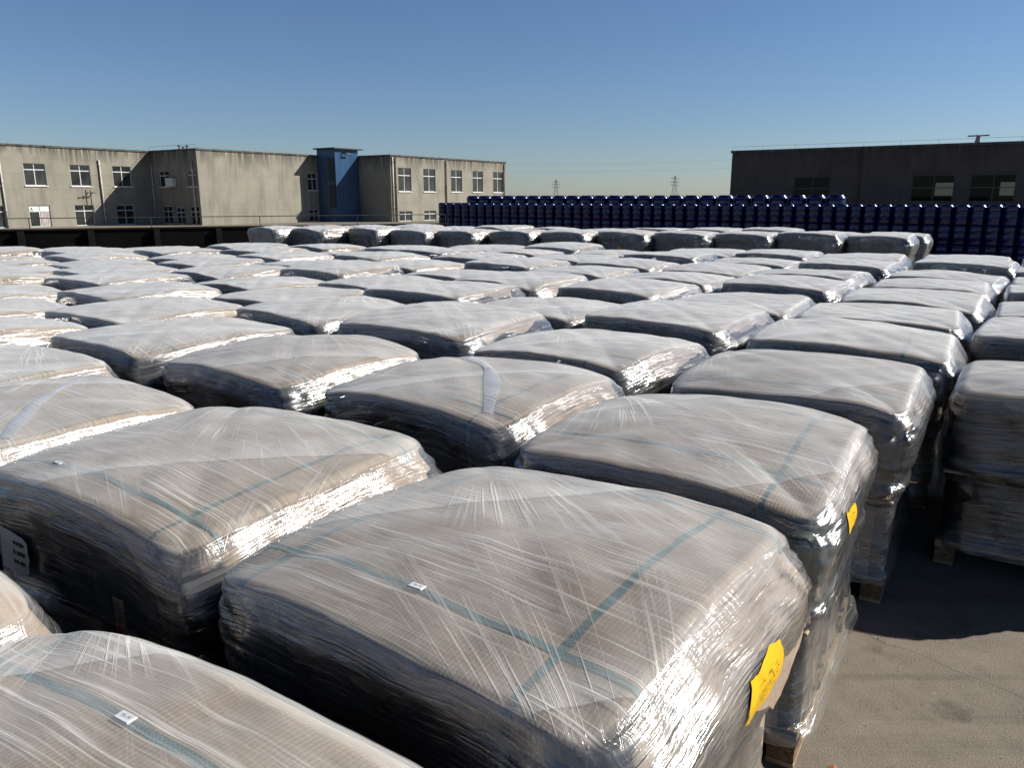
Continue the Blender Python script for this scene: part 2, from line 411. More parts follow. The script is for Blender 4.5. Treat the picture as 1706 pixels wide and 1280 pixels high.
def film_mesh(L, N=160, m=3, off=.007, zbot=.05, big_skirt=0.0, wr=1.0, mat=None, ts=TS):
    bm = bmesh.new()
    bm.loops.layers.uv.new('top'); bm.loops.layers.uv.new('side')
    bm.verts.layers.float.new('side_mask'); bm.verts.layers.float.new('milk')
    uvt = bm.loops.layers.uv['top']; uvs = bm.loops.layers.uv['side']
    fl = bm.verts.layers.float['side_mask']; mk = bm.verts.layers.float['milk']
    rows = []; info = {}
    for k in range(N):
        p = 4.0*k/N; cx, cy = L.perim(p); r = L.rad(cx, cy)
        kk = min(abs(cx), abs(cy))**3
        ux, uy = cx*r, cy*r
        col = []
        for t in ts[1:]:
            x, y = ux*t*HW, uy*t*HW
            z = L.top(x, y) + off
            v = bm.verts.new((x*(1+off*t**6*1.2), y*(1+off*t**6*1.2), z)); v[fl] = sm((t-.965)/.035)*.6; v[mk] = .35*sm((t-.8)/.2)*(.4+.6*noise.noise(Vector((p*5, t*2, L.seed)))); info[v] = (x, y, p, t*HW-HW)
            col.append(v)
        zE = L.top(ux*HW, uy*HW) + off
        fo = Vector((cx*2.1, cy*2.1, L.seed*3.7))
        hh = L.H
        loose = noise.noise(fo + Vector((3, 9, 1)))
        F = L.side_par(cx, cy, L.flare)
        prof = [(1.006+F*.12, zE-.010), (1.012+F*.45, zE-.055), (1.012+F*.85, zE-.11), (1.0+F*1.05-.012*(1-kk), zE-.18),
                (.988+F*.8+.012*kk, .68*hh), (.99+F*.5, .62*hh), (1.03+F*.3+.012*loose, .56*hh), (1.0+F*.2, .51*hh),
                (.992, .43*hh), (.994, .30*hh), (1.0+big_skirt*.5, .20*hh), (1.03+big_skirt, .135*hh), (1.035+big_skirt, zbot*hh)]
        # keep heights falling
        zz = zE
        fixed = []
        for a_, b_ in prof:
            b_ = min(b_, zz-.008); zz = b_; fixed.append((a_, b_))
        arc = 0.0; last = (1.0, zE)
        for j, (q, z) in enumerate(cat_rom(fixed, m)):
            arc += math.hypot((q-last[0])*HW, z-last[1]); last = (q, z)
            f = Vector((ux*HW, uy*HW, z))
            amp = .010*wr*(1 if j > 2 else .5)
            d = noise.noise(Vector((p*3.2, z*5, L.seed*1.3)))*amp + noise.noise(Vector((p*11 + z*4.5, z*9 - p*2, L.seed*2.1)))*amp*.65
            d += .35*amp*noise.noise(Vector((p*30 + z*14, z*16 - p*9, L.seed)))
            # pull folds radiating from the corners
            d += kk*.35*amp*math.sin(z*95 + p*13)
            q2 = q + d/HW
            v = bm.verts.new((ux*HW*q2, uy*HW*q2, z + .4*d)); v[fl] = min(1.0, .6 + arc*6)
            v[mk] = max(0, .25 + .75*noise.noise(Vector((p*2.3, z*3.0, L.seed*.7)))) * .55 + .35*kk
            info[v] = (ux*HW*q2, uy*HW*q2, p, -arc)
            col.append(v)
        rows.append(col)
    c = bm.verts.new((0, 0, L.top(0, 0)+off)); info[c] = (0, 0, 0, -HW)
    def face(vs, ps):
        f = bm.faces.new(vs)
        for lp, p in zip(f.loops, ps):
            i = info[lp.vert]
            lp[uvt].uv = (i[0], i[1]); lp[uvs].uv = (p*HW*2, i[3])
    for k in range(N):
        a, b = rows[k], rows[(k+1) % N]; pa = 4.0*k/N; pb = 4.0*(k+1)/N
        face((c, a[0], b[0]), (pa, pa, pb))
        for j in range(len(a)-1): face((a[j], a[j+1], b[j+1], b[j]), (pa, pa, pb, pb))
    return mesh('stretch_film', bm, mat or M['film'], True)

def cover_mesh(L, N=160, off=0.0, ts=TS):
    """corrugated board laid on the load, its four sides folded down, corners slit and tucked"""
    bm = bmesh.new(); rows = []
    for k in range(N):
        p = 4.0*k/N; cx, cy = L.perim(p); r = L.rad(cx, cy); ux, uy = cx*r, cy*r
        kk = min(abs(cx), abs(cy))
        col = []
        for t in ts[1:]:
            x, y = ux*t*HW, uy*t*HW
            col.append(bm.verts.new((x, y, L.top(x, y) - off)))
        zE = L.top(ux*HW, uy*HW) - off
        fl = L.side_par(cx, cy, L.flap)
        nz = noise.noise(Vector((cx*2.4, cy*2.4, L.seed*1.9))); nz2 = noise.noise(Vector((cx*14, cy*14, L.seed*.9)))
        length = fl*(1 + .75*nz + .12*nz2)
        c_i = L.corner_i(cx, cy)
        open_c = ((L.seed*7 + c_i*13) % 5)/4.0
        # slit corner: the flap ends short of the corner in a curve
        length -= L.notch*open_c*.12*sm((kk-.52)/.22)*(1 - .75*sm((kk-.9)/.1))
        length += (1-open_c)*.03*sm((kk-.75)/.25)
        length = max(.012, length)
        for j in range(1, 9):
            s_ = length*j/8
            out = .004 + HW*L.side_par(cx, cy, L.flare)*1.55*sm(s_/.17)*.62
            d = noise.noise(Vector((cx*5, cy*5, s_*9 + L.seed)))*.004
            q = (HW + out + d - .006)/HW
            col.append(bm.verts.new((ux*HW*q, uy*HW*q, zE - s_*.97)))
        rows.append(col)
    c = bm.verts.new((0, 0, L.top(0, 0)-off))
    for k in range(N):
        a, b = rows[k], rows[(k+1) % N]
        bm.faces.new((c, a[0], b[0]))
        for j in range(len(a)-1): bm.faces.new((a[j], a[j+1], b[j+1], b[j]))
    return mesh('cardboard_cover', bm, M['card'], True)

def strap_mesh(L, axis, c, width=.023, lift=.0022, sag=None):
    """webbing over the board along x (axis 0) or y (axis 1) at offset c, and down both sides"""
    bm = bmesh.new(); pts = []
    E = HW*1.0
    n = 44
    # where the superellipse ends at this offset
    e = HW*max(0.02, (1-abs(c/HW)**L.n))**(1/L.n)
    for i in range(n+1):
        s_ = -e + 2*e*i/n
        x, y = (s_, c) if axis == 0 else (c, s_)
        pts.append((s_, L.top(x, y) + lift))
    def dn(sg):
        x, y = (sg*e, c) if axis == 0 else (c, sg*e)
        z = L.top(x, y)
        return [(sg*(e+.006), z-.02), (sg*(e+.009), z-.08), (sg*(e+.006), z-.14), (sg*(e-.012), z-.2), (sg*(e-.02), .66*L.H), (sg*(e-.012), .5*L.H), (sg*(e-.02), .3*L.H), (sg*(e-.004), .14*L.H), (sg*(e-.004), .05*L.H)]
    pts = dn(-1)[::-1] + pts + dn(1)
    prev = None; h = width/2
    for i, (s_, z) in enumerate(pts):
        a = []
        tw = .0016*math.sin(i*.7)
        for sgn in (-1, 1):
            o_ = c + sgn*h + .003*math.sin(i*.21 + c*9)
            p = (s_, o_, z + sgn*tw) if axis == 0 else (o_, s_, z + sgn*tw)
            a.append(bm.verts.new(p))
        if prev: bm.faces.new((prev[0], prev[1], a[1], a[0]))
        prev = a
    me = mesh('strap', bm, M['strap'], True)
    return me

def can_mesh(kind, w=.282, h=.33, cap=True):
    """square 25 litre can: rounded corners, ribbed waist, sloping shoulder, screw cap and grip"""
    bm = bmesh.new()
    def ring(hw, z, n=4.5, N=28):
        vs = []
        for k in range(N):
            a = 2*math.pi*k/N; c, s_ = math.cos(a), math.sin(a)
            r = 1/(abs(c)**n+abs(s_)**n)**(1/n)
            vs.append(bm.verts.new((c*r*hw, s_*r*hw, z)))
        return vs
    H2 = w/2
    prof = [(H2*.93, 0), (H2*.985, .012), (H2, .03), (H2, h*.28), (H2*.975, h*.31), (H2, h*.34), (H2, h*.56), (H2*.975, h*.59), (H2, h*.62), (H2, h*.80), (H2*.965, h*.87), (H2*.86, h*.93), (H2*.6, h*.965), (H2*.3, h*.975)]
    rs = [ring(a, b) for a, b in prof]
    for a, b in zip(rs, rs[1:]):
        for k in range(len(a)): bm.faces.new((a[k], a[(k+1) % len(a)], b[(k+1) % len(a)], b[k]))
    bm.faces.new(rs[0][::-1]); bm.faces.new(rs[-1])
    lathe(bm, [(.032, h*.95), (.032, h*1.0), (.026, h*1.005)], 12, 1, -.07, -.07)
    box(bm, -.02, .09, -.012, .012, h*.97, h*1.0)
    return mesh('can', bm, [M[kind], M['can_cap']], True)

def pallet_mesh():
    bm = bmesh.new(); h = .58
    for i in range(7):
        y = -h + i*(2*h-.11)/6
        box(bm, -h, h, y, y+.11, .118, .138)
    for x in (-h, -.05, h-.1): box(bm, x, x+.1, -h+.002, h-.002, .098, .1175)
    for x in (-h, -.05, h-.1):
        for y in (-h, -.07, h-.14): box(bm, x+.003, x+.097, y+.004, y+.136, .0215, .0975, 1)
    for x in (-h, -.05, h-.1): box(bm, x+.001, x+.099, -h+.001, h-.001, .001, .021)
    return mesh('wooden_pallet', bm, [M['wood'], M['chip']])
ME_PALLET = pallet_mesh()
ME_CAN = {k: can_mesh(k) for k in ('can_navy', 'can_black', 'can_green')}
ME_CANLOW = {k: can_mesh(k, .280, .385) for k in ('can_navy', 'can_black')}
def sheet_mesh():
    bm = bmesh.new(); box(bm, -.585, .585, -.585, .585, .535, .549); bevel_all(bm, .004, 1)
    return mesh('layer_sheet', bm, M['card'])
ME_SHEET = sheet_mesh()
def panel_mesh(w, h):
    bm = bmesh.new(); box(bm, -w/2, w/2, -.003, .003, 0, h); return mesh('side_panel', bm, M['card'])
ME_PANEL = [panel_mesh(.5, .36), panel_mesh(.27, .37), panel_mesh(.78, .34)]

CELL = (-.4275, -.1425, .1425, .4275)
def add_cans(root, which, kinds, seed, z=.552, low=False):
    """which: set of (i, j) cells"""
    r = random.Random(seed)
    for (i, j) in which:
        k = kinds[(i*5+j*3+seed) % len(kinds)]
        me = (ME_CANLOW if low else ME_CAN)[k]
        part('can', me, root, (CELL[i], CELL[j], z), r.choice((0, math.pi/2, math.pi, -math.pi/2)))
RIM = [(i, j) for i in range(4) for j in range(4) if i in (0, 3) or j in (0, 3)]
FRONT_RIGHT = [(i, j) for (i, j) in RIM if i == 3 or j == 0]
FRONT_BOTH = [(i, j) for (i, j) in RIM if i in (0, 3) or j == 0]

def clip_part(L, parent, x, y, rz):
    bm = bmesh.new(); box(bm, -.021, .021, -.0115, .0115, 0, .006); bevel_all(bm, .0015, 1)
    o = part('strap_clip', mesh('strap_clip', bm, M['clip']), parent, (x, y, L.top(x, y)+.004), rz)
    me = text_mesh('YS-19', .0105, M['ink'])
    part('stamp', me, o, (0, 0, .0063))
    return o

def sticker(parent, name, outline, mats, loc, rot, marks=(), bow=.0):
    """thin label: outline in its own x-z plane with a millimetre of thickness; marks = small strokes of print"""
    bm = bmesh.new()
    f = [bm.verts.new((x, 0, z)) for x, z in outline]; b = [bm.verts.new((x, .0012, z)) for x, z in outline]
    bm.faces.new(f); bm.faces.new(b[::-1])
    n = len(f)
    for i in range(n): bm.faces.new((f[i], b[i], b[(i+1) % n], f[(i+1) % n]))
    o = part(name, mesh(name, bm, mats), parent, loc); o.rotation_euler = rot
    if marks:
        bm = bmesh.new()
        for (x, z, w, h) in marks: box(bm, x-w/2, x+w/2, -.0016, -.0004, z-h/2, z+h/2)
        part('print', mesh('print', bm, M['ink']), o)
    return o
def film_label(root, film, y, z, outline, seed, marks):
    """torn sticker laid on the sun-side film, following its bow"""
    vs = [v.co for v in film.vertices if v.co.x > .3]
    def X(yy, zz):
        near = sorted(vs, key=lambda c: (c.y-yy)**2 + (c.z-zz)**2)[:9]
        w = [1/((c.y-yy)**2 + (c.z-zz)**2 + 4e-4) for c in near]
        return sum(c.x*q for c, q in zip(near, w))/sum(w) + .006
    q_ = random.Random(seed); o2 = []
    for (u0, v0), (u1, v1) in zip(outline, outline[1:]+outline[:1]):
        for f in (0, .34, .67): o2.append((u0+(u1-u0)*f + q_.uniform(-.0035, .0035), v0+(v1-v0)*f + q_.uniform(-.003, .003)))
    outline = o2
    bm = bmesh.new(); c = bm.verts.new((X(y, z), y, z)); n = len(outline); rings = []
    for f in (.5, 1.0): rings.append([bm.verts.new((X(y+u*f, z+v*f), y+u*f, z+v*f)) for u, v in outline])
    for k in range(n):
        a, b = rings[0][k], rings[0][(k+1) % n]; d, e = rings[1][k], rings[1][(k+1) % n]
        bm.faces.new((c, a, b)); bm.faces.new((a, d, e, b))
    o = part('yellow_label', mesh('yellow_label', bm, M['yellow'], True), root)
    bm = bmesh.new()
    for (u, v, w, h) in marks:
        q = [(y+u+su*w/2, z+v+sv*h/2) for su, sv in ((-1, -1), (1, -1), (1, 1), (-1, 1))]
        bm.faces.new([bm.verts.new((X(a, b)+.0012, a, b)) for a, b in q])
    part('print', mesh('print', bm, M['ink']), o)
def scribble(seed, x0, x1, z0, z1, rows, dens=1.0):
    r = random.Random(seed); out = []
    for i in range(rows):
        z = z1 - (i+.5)*(z1-z0)/rows; x = x0
        while x < x1-.006:
            w = r.uniform(.0015, .0045); h = r.uniform(.2, .5)*(z1-z0)/rows
            if r.random() < .8*dens: out.append((x+w/2, z + r.uniform(-.001, .001), w, h))
            x += w + r.uniform(.0015, .004)
    return out

ORD = ['first', 'second', 'third', 'fourth', 'fifth', 'sixth', 'seventh', 'eighth', 'ninth', 'tenth', 'eleventh', 'twelfth', 'thirteenth',
       'fourteenth', 'fifteenth', 'sixteenth', 'seventeenth', 'eighteenth', 'nineteenth', 'twentieth']
def ordn(i):
    if i < 20: return ORD[i]
    t = ['', '', 'twenty', 'thirty', 'forty', 'fifty', 'sixty', 'seventy'][(i+1)//10]
    o = (i+1) % 10
    if o == 0: return {2: 'twentieth', 3: 'thirtieth', 4: 'fortieth', 5: 'fiftieth', 6: 'sixtieth', 7: 'seventieth'}[(i+1)//10]
    return t + '-' + ORD[o-1]

# ---- near loads, each with a surface of its own
GRP = 'film-wrapped pallet loads stored in rows'
def near_load(b, a, rz, label, L, straps=(), clips=(), kinds=('can_navy',), lowk=('can_navy', 'can_black'), cells=RIM, panels=True, skirt=0.0, wr=1.0, N=176, film=None, ledge=True):
    root = empty('wrapped_pallet', W(b, a), -AZ + rz, label, 'wrapped pallet', GRP)
    part('wooden_pallet', ME_PALLET, root)
    part('layer_sheet', ME_SHEET, root)
    add_cans(root, cells, kinds, L.seed)
    add_cans(root, cells, lowk, L.seed+3, .139, True)
    part('cardboard_cover', cover_mesh(L, N), root)
    for ax, c in straps: part('strap', strap_mesh(L, ax, c), root)
    for x, y, r_ in clips: clip_part(L, root, x, y, r_)
    if panels:
        for k, (x, y, r_) in enumerate(((.12, -.5715, 0), (.5715, .16, math.pi/2), (-.32, -.5715, 0), (.5715, -.36, math.pi/2))):
            part('side_panel', ME_PANEL[(k*2+L.seed) % 3 if k < 2 else 1], root, (x, y, .142), r_)
    part('stretch_film', film_mesh(L, N, 4, .008, .10, skirt, wr, film), root)
    return root

LP0 = Load(3, 1.05, (.018, .01, .01, .008), (.95, .95, .95, .97), .045, .035, 12, 1.0, (.20, .1, .10, .10), 1.0, (.20, .02, .02, .05))
P0 = near_load(-1.14, 1.70, R(-1), 'big front pallet load with crossed teal straps under film and a torn yellow sticker', LP0,
      [(0, -.40), (1, .39), (0, .50), (1, -.46)], [(-.02, -.40, .05)], ('can_navy', 'can_navy', 'can_black'), skirt=.03, wr=1.5)
P0_FILM = [c for c in P0.children if c.name.startswith('stretch_film')][0].data
ye = [(-.115, -.045), (-.08, -.062), (-.05, -.045), (-.02, -.06), (.05, -.058), (.11, -.035), (.118, .01), (.112, .05), (.05, .062), (-.02, .058), (-.06, .045), (-.10, .05), (-.118, .0)]
film_label(P0, P0_FILM, .03, .865, [(u, v*1.15) for u, v in ye], 4, scribble(4, -.06, .08, -.035, .03, 5, .5))
LP1 = Load(5, 1.04, (.018, .01, .015, .006), (.95, .95, .95, .97), .045, .03, 11, 1.0, (.15, .1, .10, .06), 1.0, (.10, .02, .03, .03))
P1 = near_load(-1.13, 3.10, R(3), 'pallet load with a green can at its corner and a yellow tag', LP1,
      [(0, -.34), (1, .40), (0, .38)], [], ('can_green', 'can_navy', 'can_green'), skirt=.035, wr=1.5)
P1_FILM = [c for c in P1.children if c.name.startswith('stretch_film')][0].data
ye2 = [(-.07, -.03), (-.045, -.042), (.0, -.036), (.05, -.043), (.072, -.02), (.068, .035), (.03, .043), (-.03, .038), (-.068, .04)]
film_label(P1, P1_FILM, -.30, .885, ye2, 9, scribble(9, -.04, .04, -.025, .025, 3, .5))
LP2 = Load(8, 1.04, (.022, .01, .01, .012), (.94, .95, .95, .96), .055, .04, 11, 1.0, (.17, .1, .12, .07), 1.0, (.20, .02, .03, .04))
P2 = near_load(-2.60, 1.76, R(2), 'pallet load with a 50% hazard sticker on a black can under its corner', LP2,
      [(0, -.45), (1, .44), (0, .44)], [(-.30, -.45, 0)], ('can_black',), panels=False, wr=1.2)
LP3 = Load(11, 1.04, (.015, .01, .01, .005), (.96, .95, .95, .97), .05, .025, 11, 1.0, (.14, .1, .08, .03), 1.0, (.20, .02, .03, .02))
P3 = near_load(-2.52, 3.32, R(0), 'pallet load with a pale film ribbon over its front edge and dark gap below', LP3, [(0, -.45), (1, .42)], [], ('can_navy', 'can_black'), wr=1.3)
LP4 = Load(14, 1.03, (.015, .01, .01, .005), (.96, .95, .95, .97), .05, .03, 11, 1.0, (.14, .1, .06, .04), 1.0, (.13, .02, .03, .02))
P4 = near_load(-1.09, 4.55, R(3), 'pallet load behind the one with the green can, white glints on its bright flank', LP4, [(0, -.40)], [], ('can_navy', 'can_black'), wr=1.4)
LP5 = Load(17, 1.04, (.05, .05, .04, .04), (.88, .86, .88, .9), .06, .04, 10, 1.0)
P5 = near_load(-1.27, .315, R(4), 'nearest pallet load at the bottom edge, thick teal strap with a white clip', LP5, [(0, .32), (1, -.45)], [(-.0, .32, 0)], ('can_navy',), panels=False)
LP6 = Load(21, 1.03, (.08, .06, .04, .04), (.84, .86, .88, .9), .08, .03, 9, 1.0, (.2, .15, .1, .1), .4, (.14, .08, .02, .02))
P6 = near_load(-2.64, .27, R(-2), 'pallet load cut off by the edge, only its bright wrinkled brown corner in view', LP6, [], [], ('can_black',), panels=False)
LP7 = Load(23, 1.04, (.02, .01, .01, .006), (.95, .95, .95, .97), .06, .03, 11, 1.0, (.14, .1, .08, .08), 1.0, (.09, .02, .03, .03))
P7 = near_load(-3.95, 1.62, R(2), 'pallet load with a pale diagonal film ribbon and bare lit corner, beside the stickered one', LP7, [], [], ('can_navy', 'can_black'), wr=1.2)
LP8 = Load(27, 1.04, (.02, .01, .01, .006), (.95, .95, .95, .97), .06, .03, 11, 1.0, (.14, .1, .08, .06), 1.0, (.09, .02, .03, .03))
P8 = near_load(-3.95, 3.30, R(-1), 'pallet load with dense ruled wrinkles and a tucked corner, behind the ribboned one', LP8, [(0, -.4)], [], ('can_navy', 'can_black'), wr=1.3)
LPR = Load(31, 1.0, (.03, .02, .03, .01), (.93, .95, .92, .96), .05, .03, 8, 1.0, (.06, .1, .04, .06), 1.0, (.03, .02, .04, .015))
PR = near_load(.245, 5.28, R(1), 'pallet load past the narrow gap, blue cans over brown board panels in shade', LPR, [(0, -.3)], [], ('can_navy',), lowk=('can_black',), cells=RIM, wr=1.2, panels=False)
part('side_panel', ME_PANEL[0], PR, (.15, -.5715, .142))

# sticker on P2's corner can: 50% mark, upside down as the can is turned
st = sticker(P2, 'hazard_label', [(-.028, -.06), (.028, -.06), (.028, .06), (-.028, .06)], M['white'], (.245, -.600, .685), (0, 0, R(0)), scribble(12, -.022, .022, .006, .05, 3))
t50 = part('number', text_mesh('50%', .026, M['red']), st, (0, -.0018, -.022)); t50.rotation_euler = (R(90), R(180), 0)
bm = bmesh.new(); box(bm, -.0275, .0275, -.0015, -.0003, -.0595, -.040); part('red_band', mesh('red_band', bm, M['red']), st)
ws = [(-.10, -.055), (.045, -.06), (.085, -.04), (.085, -.005), (.095, .01), (.085, .03), (.085, .07), (.06, .085), (-.02, .095), (-.10, .10), (-.095, .03)]
sticker(P2, 'paper_label', ws, M['white'], (-.33, -.628, .75), (R(-3), 0, 0), [(x+.01, z, w*2.2, h) for x, z, w, h in scribble(15, -.02, .06, -.03, .075, 3)])

# ---- prototypes for the rest
def proto_parts(seed, L, N, m, cells, kinds, film, straps=()):
    return dict(L=L, cover=cover_mesh(L, N), film=film_mesh(L, N, m, .008, .05, 0.0, 1.25, film), cells=cells, kinds=kinds, seed=seed,
                straps=[strap_mesh(L, ax, c) for ax, c in straps])
PROT = []
NP = 12
for q in range(NP):
    r = random.Random(100+q)
    L = Load(40+q*3, r.uniform(1.01, 1.04), (r.uniform(.008, .03), .01, .02, r.uniform(.003, .008)), (r.uniform(.93, .97), .95, .95, .97), r.uniform(.035, .06), r.uniform(-.015, .02), r.uniform(10, 16), 1.3,
             (r.uniform(.05, .15),   .1, .1, r.uniform(.008, .03)), 1.0, (r.uniform(.12, .22), .02, .03, r.uniform(.01, .025)), r.uniform(.28, .75))
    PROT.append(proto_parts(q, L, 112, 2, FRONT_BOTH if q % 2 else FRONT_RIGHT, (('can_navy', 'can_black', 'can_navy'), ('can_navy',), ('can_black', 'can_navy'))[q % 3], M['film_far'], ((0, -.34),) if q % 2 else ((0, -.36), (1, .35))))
def place(b, a, q, rz, label, group=GRP, sc=(1, 1, 1), back=False):
    pr = PROT[q]
    root = empty('wrapped_pallet', W(b, a), -AZ + rz, label, 'wrapped pallet', group)
    root.scale = sc
    part('wooden_pallet', ME_PALLET, root); part('layer_sheet', ME_SHEET, root)
    add_cans(root, pr['cells'], pr['kinds'], pr['seed'])
    if back: add_cans(root, [c for c in pr['cells']], pr['kinds'], pr['seed']+1, .139, True)
    part('cardboard_cover', pr['cover'], root)
    for s_ in pr['straps']: part('strap', s_, root)
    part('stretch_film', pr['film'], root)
    return root

def interp(tab, x):
    for (x0, y0), (x1, y1) in zip(tab, tab[1:]):
        if x0 <= x <= x1: return y0 + (y1-y0)*(x-x0)/(x1-x0)
    return tab[0][1] if x < tab[0][0] else tab[-1][1]
AMAX = [(-20, 5.5), (-18.1, 7.7), (-16.4, 10.4), (-15.3, 11.3), (-13, 12.8), (-10.4, 13.9), (-8, 15.0), (-5.6, 15.8), (-2.7, 15.9), (-2.3, 16.6), (2, 19.5)]
COLS = [  # first row centre along the aisle, pitch, how many rows the near loads already fill
    (-1.12, 6.05, 1.55), (-2.56, 4.82, 1.58), (-3.97, 4.95, 1.57), (-5.40, 1.9, 1.55), (-6.82, 2.5, 1.56), (-8.25, 3.2, 1.55), (-9.68, 3.9, 1.55), (-11.1, 4.6, 1.55),
    (-12.5, 5.2, 1.56), (-13.95, 5.9, 1.55), (-15.35, 6.4, 1.55), (-16.8, 6.9, 1.55), (-18.2, 7.3, 1.5)]
FILLED = [4, 3, 2, 0, 0, 0, 0, 0, 0, 0, 0, 0, 0]
rr = random.Random(5)
def ribbon(root, L, pts, w):
    """one loose turn of film lying across the wrapped top as a pale band"""
    bm = bmesh.new()
    bm.loops.layers.uv.new('top'); bm.loops.layers.uv.new('side'); bm.verts.layers.float.new('side_mask'); bm.verts.layers.float.new('milk')
    ut = bm.loops.layers.uv['top']; us = bm.loops.layers.uv['side']; mk = bm.verts.layers.float['milk']
    P = cat_rom(pts, 8); prev = None
    for i, p in enumerate(P):
        q = P[min(i+1, len(P)-1)]; o_ = P[max(i-1, 0)]; d = Vector((q[0]-o_[0], q[1]-o_[1], 0)).normalized(); n_ = Vector((-d.y, d.x, 0))
        row = []
        for t in (-1, -.5, 0, .5, 1):
            c = Vector((p[0], p[1], 0)) + n_*t*w*.5*(1 + .3*math.sin(i*.35))
            v = bm.verts.new((c.x, c.y, L.top(c.x, c.y) + .0115 + .003*(1-t*t))); v[mk] = 3.6; row.append(v)
        if prev:
            for a_, b_, c_, d_ in zip(prev, prev[1:], row[1:], row):
                f = bm.faces.new((a_, b_, c_, d_))
                for lp in f.loops:
                    lp[ut].uv = (lp.vert.co.x, lp.vert.co.y); lp[us].uv = (lp.vert.co.x, lp.vert.co.y)
        prev = row
    part('film_ribbon', mesh('film_ribbon', bm, M['film'], True), root)
ribbon(P3, LP3, [(-.42, .50), (-.20, .33), (.05, .08), (.27, -.20), (.46, -.50)], .07)
ribbon(P7, LP7, [(.54, -.30), (.18, .01), (-.09, .30), (-.30, .54)], .045)
LOOK = ['pale film-wrapped pallet load', 'grey film-wrapped pallet load', 'glinting film-wrapped pallet load']
idx = 0
for ci, (b, a0, pt) in enumerate(COLS):
    k = 0; a = a0
    while a + .62 < interp(AMAX, b):
        row = FILLED[ci] + k
        lab = 'film-wrapped pallet load, %s from the front in the %s line from the gap' % (ordn(row), ordn(ci))
        place(b + rr.uniform(-.07, .07), a + rr.uniform(-.09, .09), (idx*3 + ci*5) % NP, R(rr.uniform(-5.5, 5.5)), lab, sc=(rr.uniform(1.0, 1.06), rr.uniform(1.02, 1.09), rr.uniform(.955, 1.035)))
        a += pt; k += 1; idx += 1
a = 7.15; k = 1
while a < 20:
    place(.25 + rr.uniform(-.05, .05), a, (idx*5) % NP, R(rr.uniform(-3, 3)), 'film-wrapped pallet load, %s from the open concrete in the line past the gap' % ordn(k), sc=(1, 1, rr.uniform(.95, .99)))
    a += 1.68; k += 1; idx += 1

# ---- the stepped row beyond the cross aisle, two deep, taller loads
BACK = [(13.2, -17.4, 1.1), (13.75, -16.35, 1.1), (14.55, -15.15, 1.05), (14.95, -14.0, 1.15), (15.35, -12.8, 1.18), (15.8, -11.5, 1.2), (16.1, -10.2, 1.2), (16.6, -8.9, 1.2), (17.0, -7.65, 1.2), (17.45, -6.35, 1.2), (17.85, -5.05, 1.25), (18.25, -3.7, 1.22)]
BLAB = {5: 'dark-fronted wrapped load with a small white sticker, beside the yellow-stickered one', 6: None}
for i, (a, b, w) in enumerate(BACK):
    lab = 'tall wrapped load with a dark shaded front, %s in the stepped back row' % ordn(i)
    if i == 6: lab = 'tall wrapped load with a white sticker on its shaded front in the back row'
    if i == 7: lab = 'tall wrapped load with a yellow sticker on its shaded front in the back row'
    if i == 8: lab = 'tall wrapped load with a grey sticker on its dark front in the back row'
    s_ = w/1.19
    o = place(b + .6, a + .6, (i*5+1) % NP, R(rr.uniform(-2, 2)), lab, 'tall wrapped loads in the back row', (s_, 1.05, 1.2 + rr.uniform(-.02, .02)), True)
    if i in (6, 7, 8):
        m_ = M['yellow'] if i == 7 else M['white']
        sticker(o, 'label', [(-.06, -.06), (.06, -.06), (.06, .06), (-.06, .06)], m_, (.0, -.602, .68), (0, 0, 0), scribble(i, -.045, .045, -.045, .045, 3))
    lab = 'tall wrapped load behind the stepped back row, %s counted from the far fence' % ordn(i)
    place(b + .75, a + 1.95, (i*7+2) % NP, R(rr.uniform(-2, 2)), lab, 'tall wrapped loads in the back row', (s_, 1.05, 1.2 + rr.uniform(-.02, .03)))

# ------------------------------------------------------------------ blue drums
def drum_mesh(r, h):
    bm = bmesh.new()
    lathe(bm, [(r*.94, 0), (r*.99, .012), (r, .03), (r, h*.30), (r*1.03, h*.315), (r*1.03, h*.345), (r, h*.36), (r, h*.62), (r*1.03, h*.635), (r*1.03, h*.665), (r, h*.68), (r, h*.86), (r*1.02, h*.875), (r*1.02, h*.90), (r*.95, h*.93), (r*.80, h*.985), (r*.78, h), (r*.72, h), (r*.70, h*.975), (r*.2, h*.97)], 22)
    lathe(bm, [(r*.12, h*.965), (r*.12, h*.995), (r*.1, h*1.0)], 10, 0, r*.42, 0)
    lathe(bm, [(r*.12, h*.965), (r*.12, h*.995), (r*.1, h*1.0)], 10, 0, -r*.42, 0)
    return mesh('drum', bm, M['drum_blue'], True)
ME_DR = drum_mesh(.205, .60); ME_BIG = drum_mesh(.31, .92)
LAY = ['bottom', 'middle', 'top']
n_front = 54
for k in range(n_front):
    b = -23.0 + k*.438
    zb = .10 + .10*k/n_front
    for l in range(3):
        o = part('blue_drum', ME_DR, None, W(b + rr.uniform(-.008, .008), 28.2 + rr.uniform(-.02, .02), zb*0 + l*.60 + .004*0), rr.uniform(0, 6.28))
        tag(o, 'small blue drum in the %s layer, %s from the grey building end' % (LAY[l], ordn(k)), 'drum', 'blue drums stacked in a long wall')
for k in range(22, n_front):
    for l in range(3):
        o = part('blue_drum', ME_DR, None, W(-23.0 + (k+.5)*.438, 28.59, l*.60), rr.uniform(0, 6.28))
        tag(o, 'small blue drum in the second rank, %s layer, %s from the grey building end' % (LAY[l], ordn(k-22)), 'drum', 'blue drums stacked in a long wall')
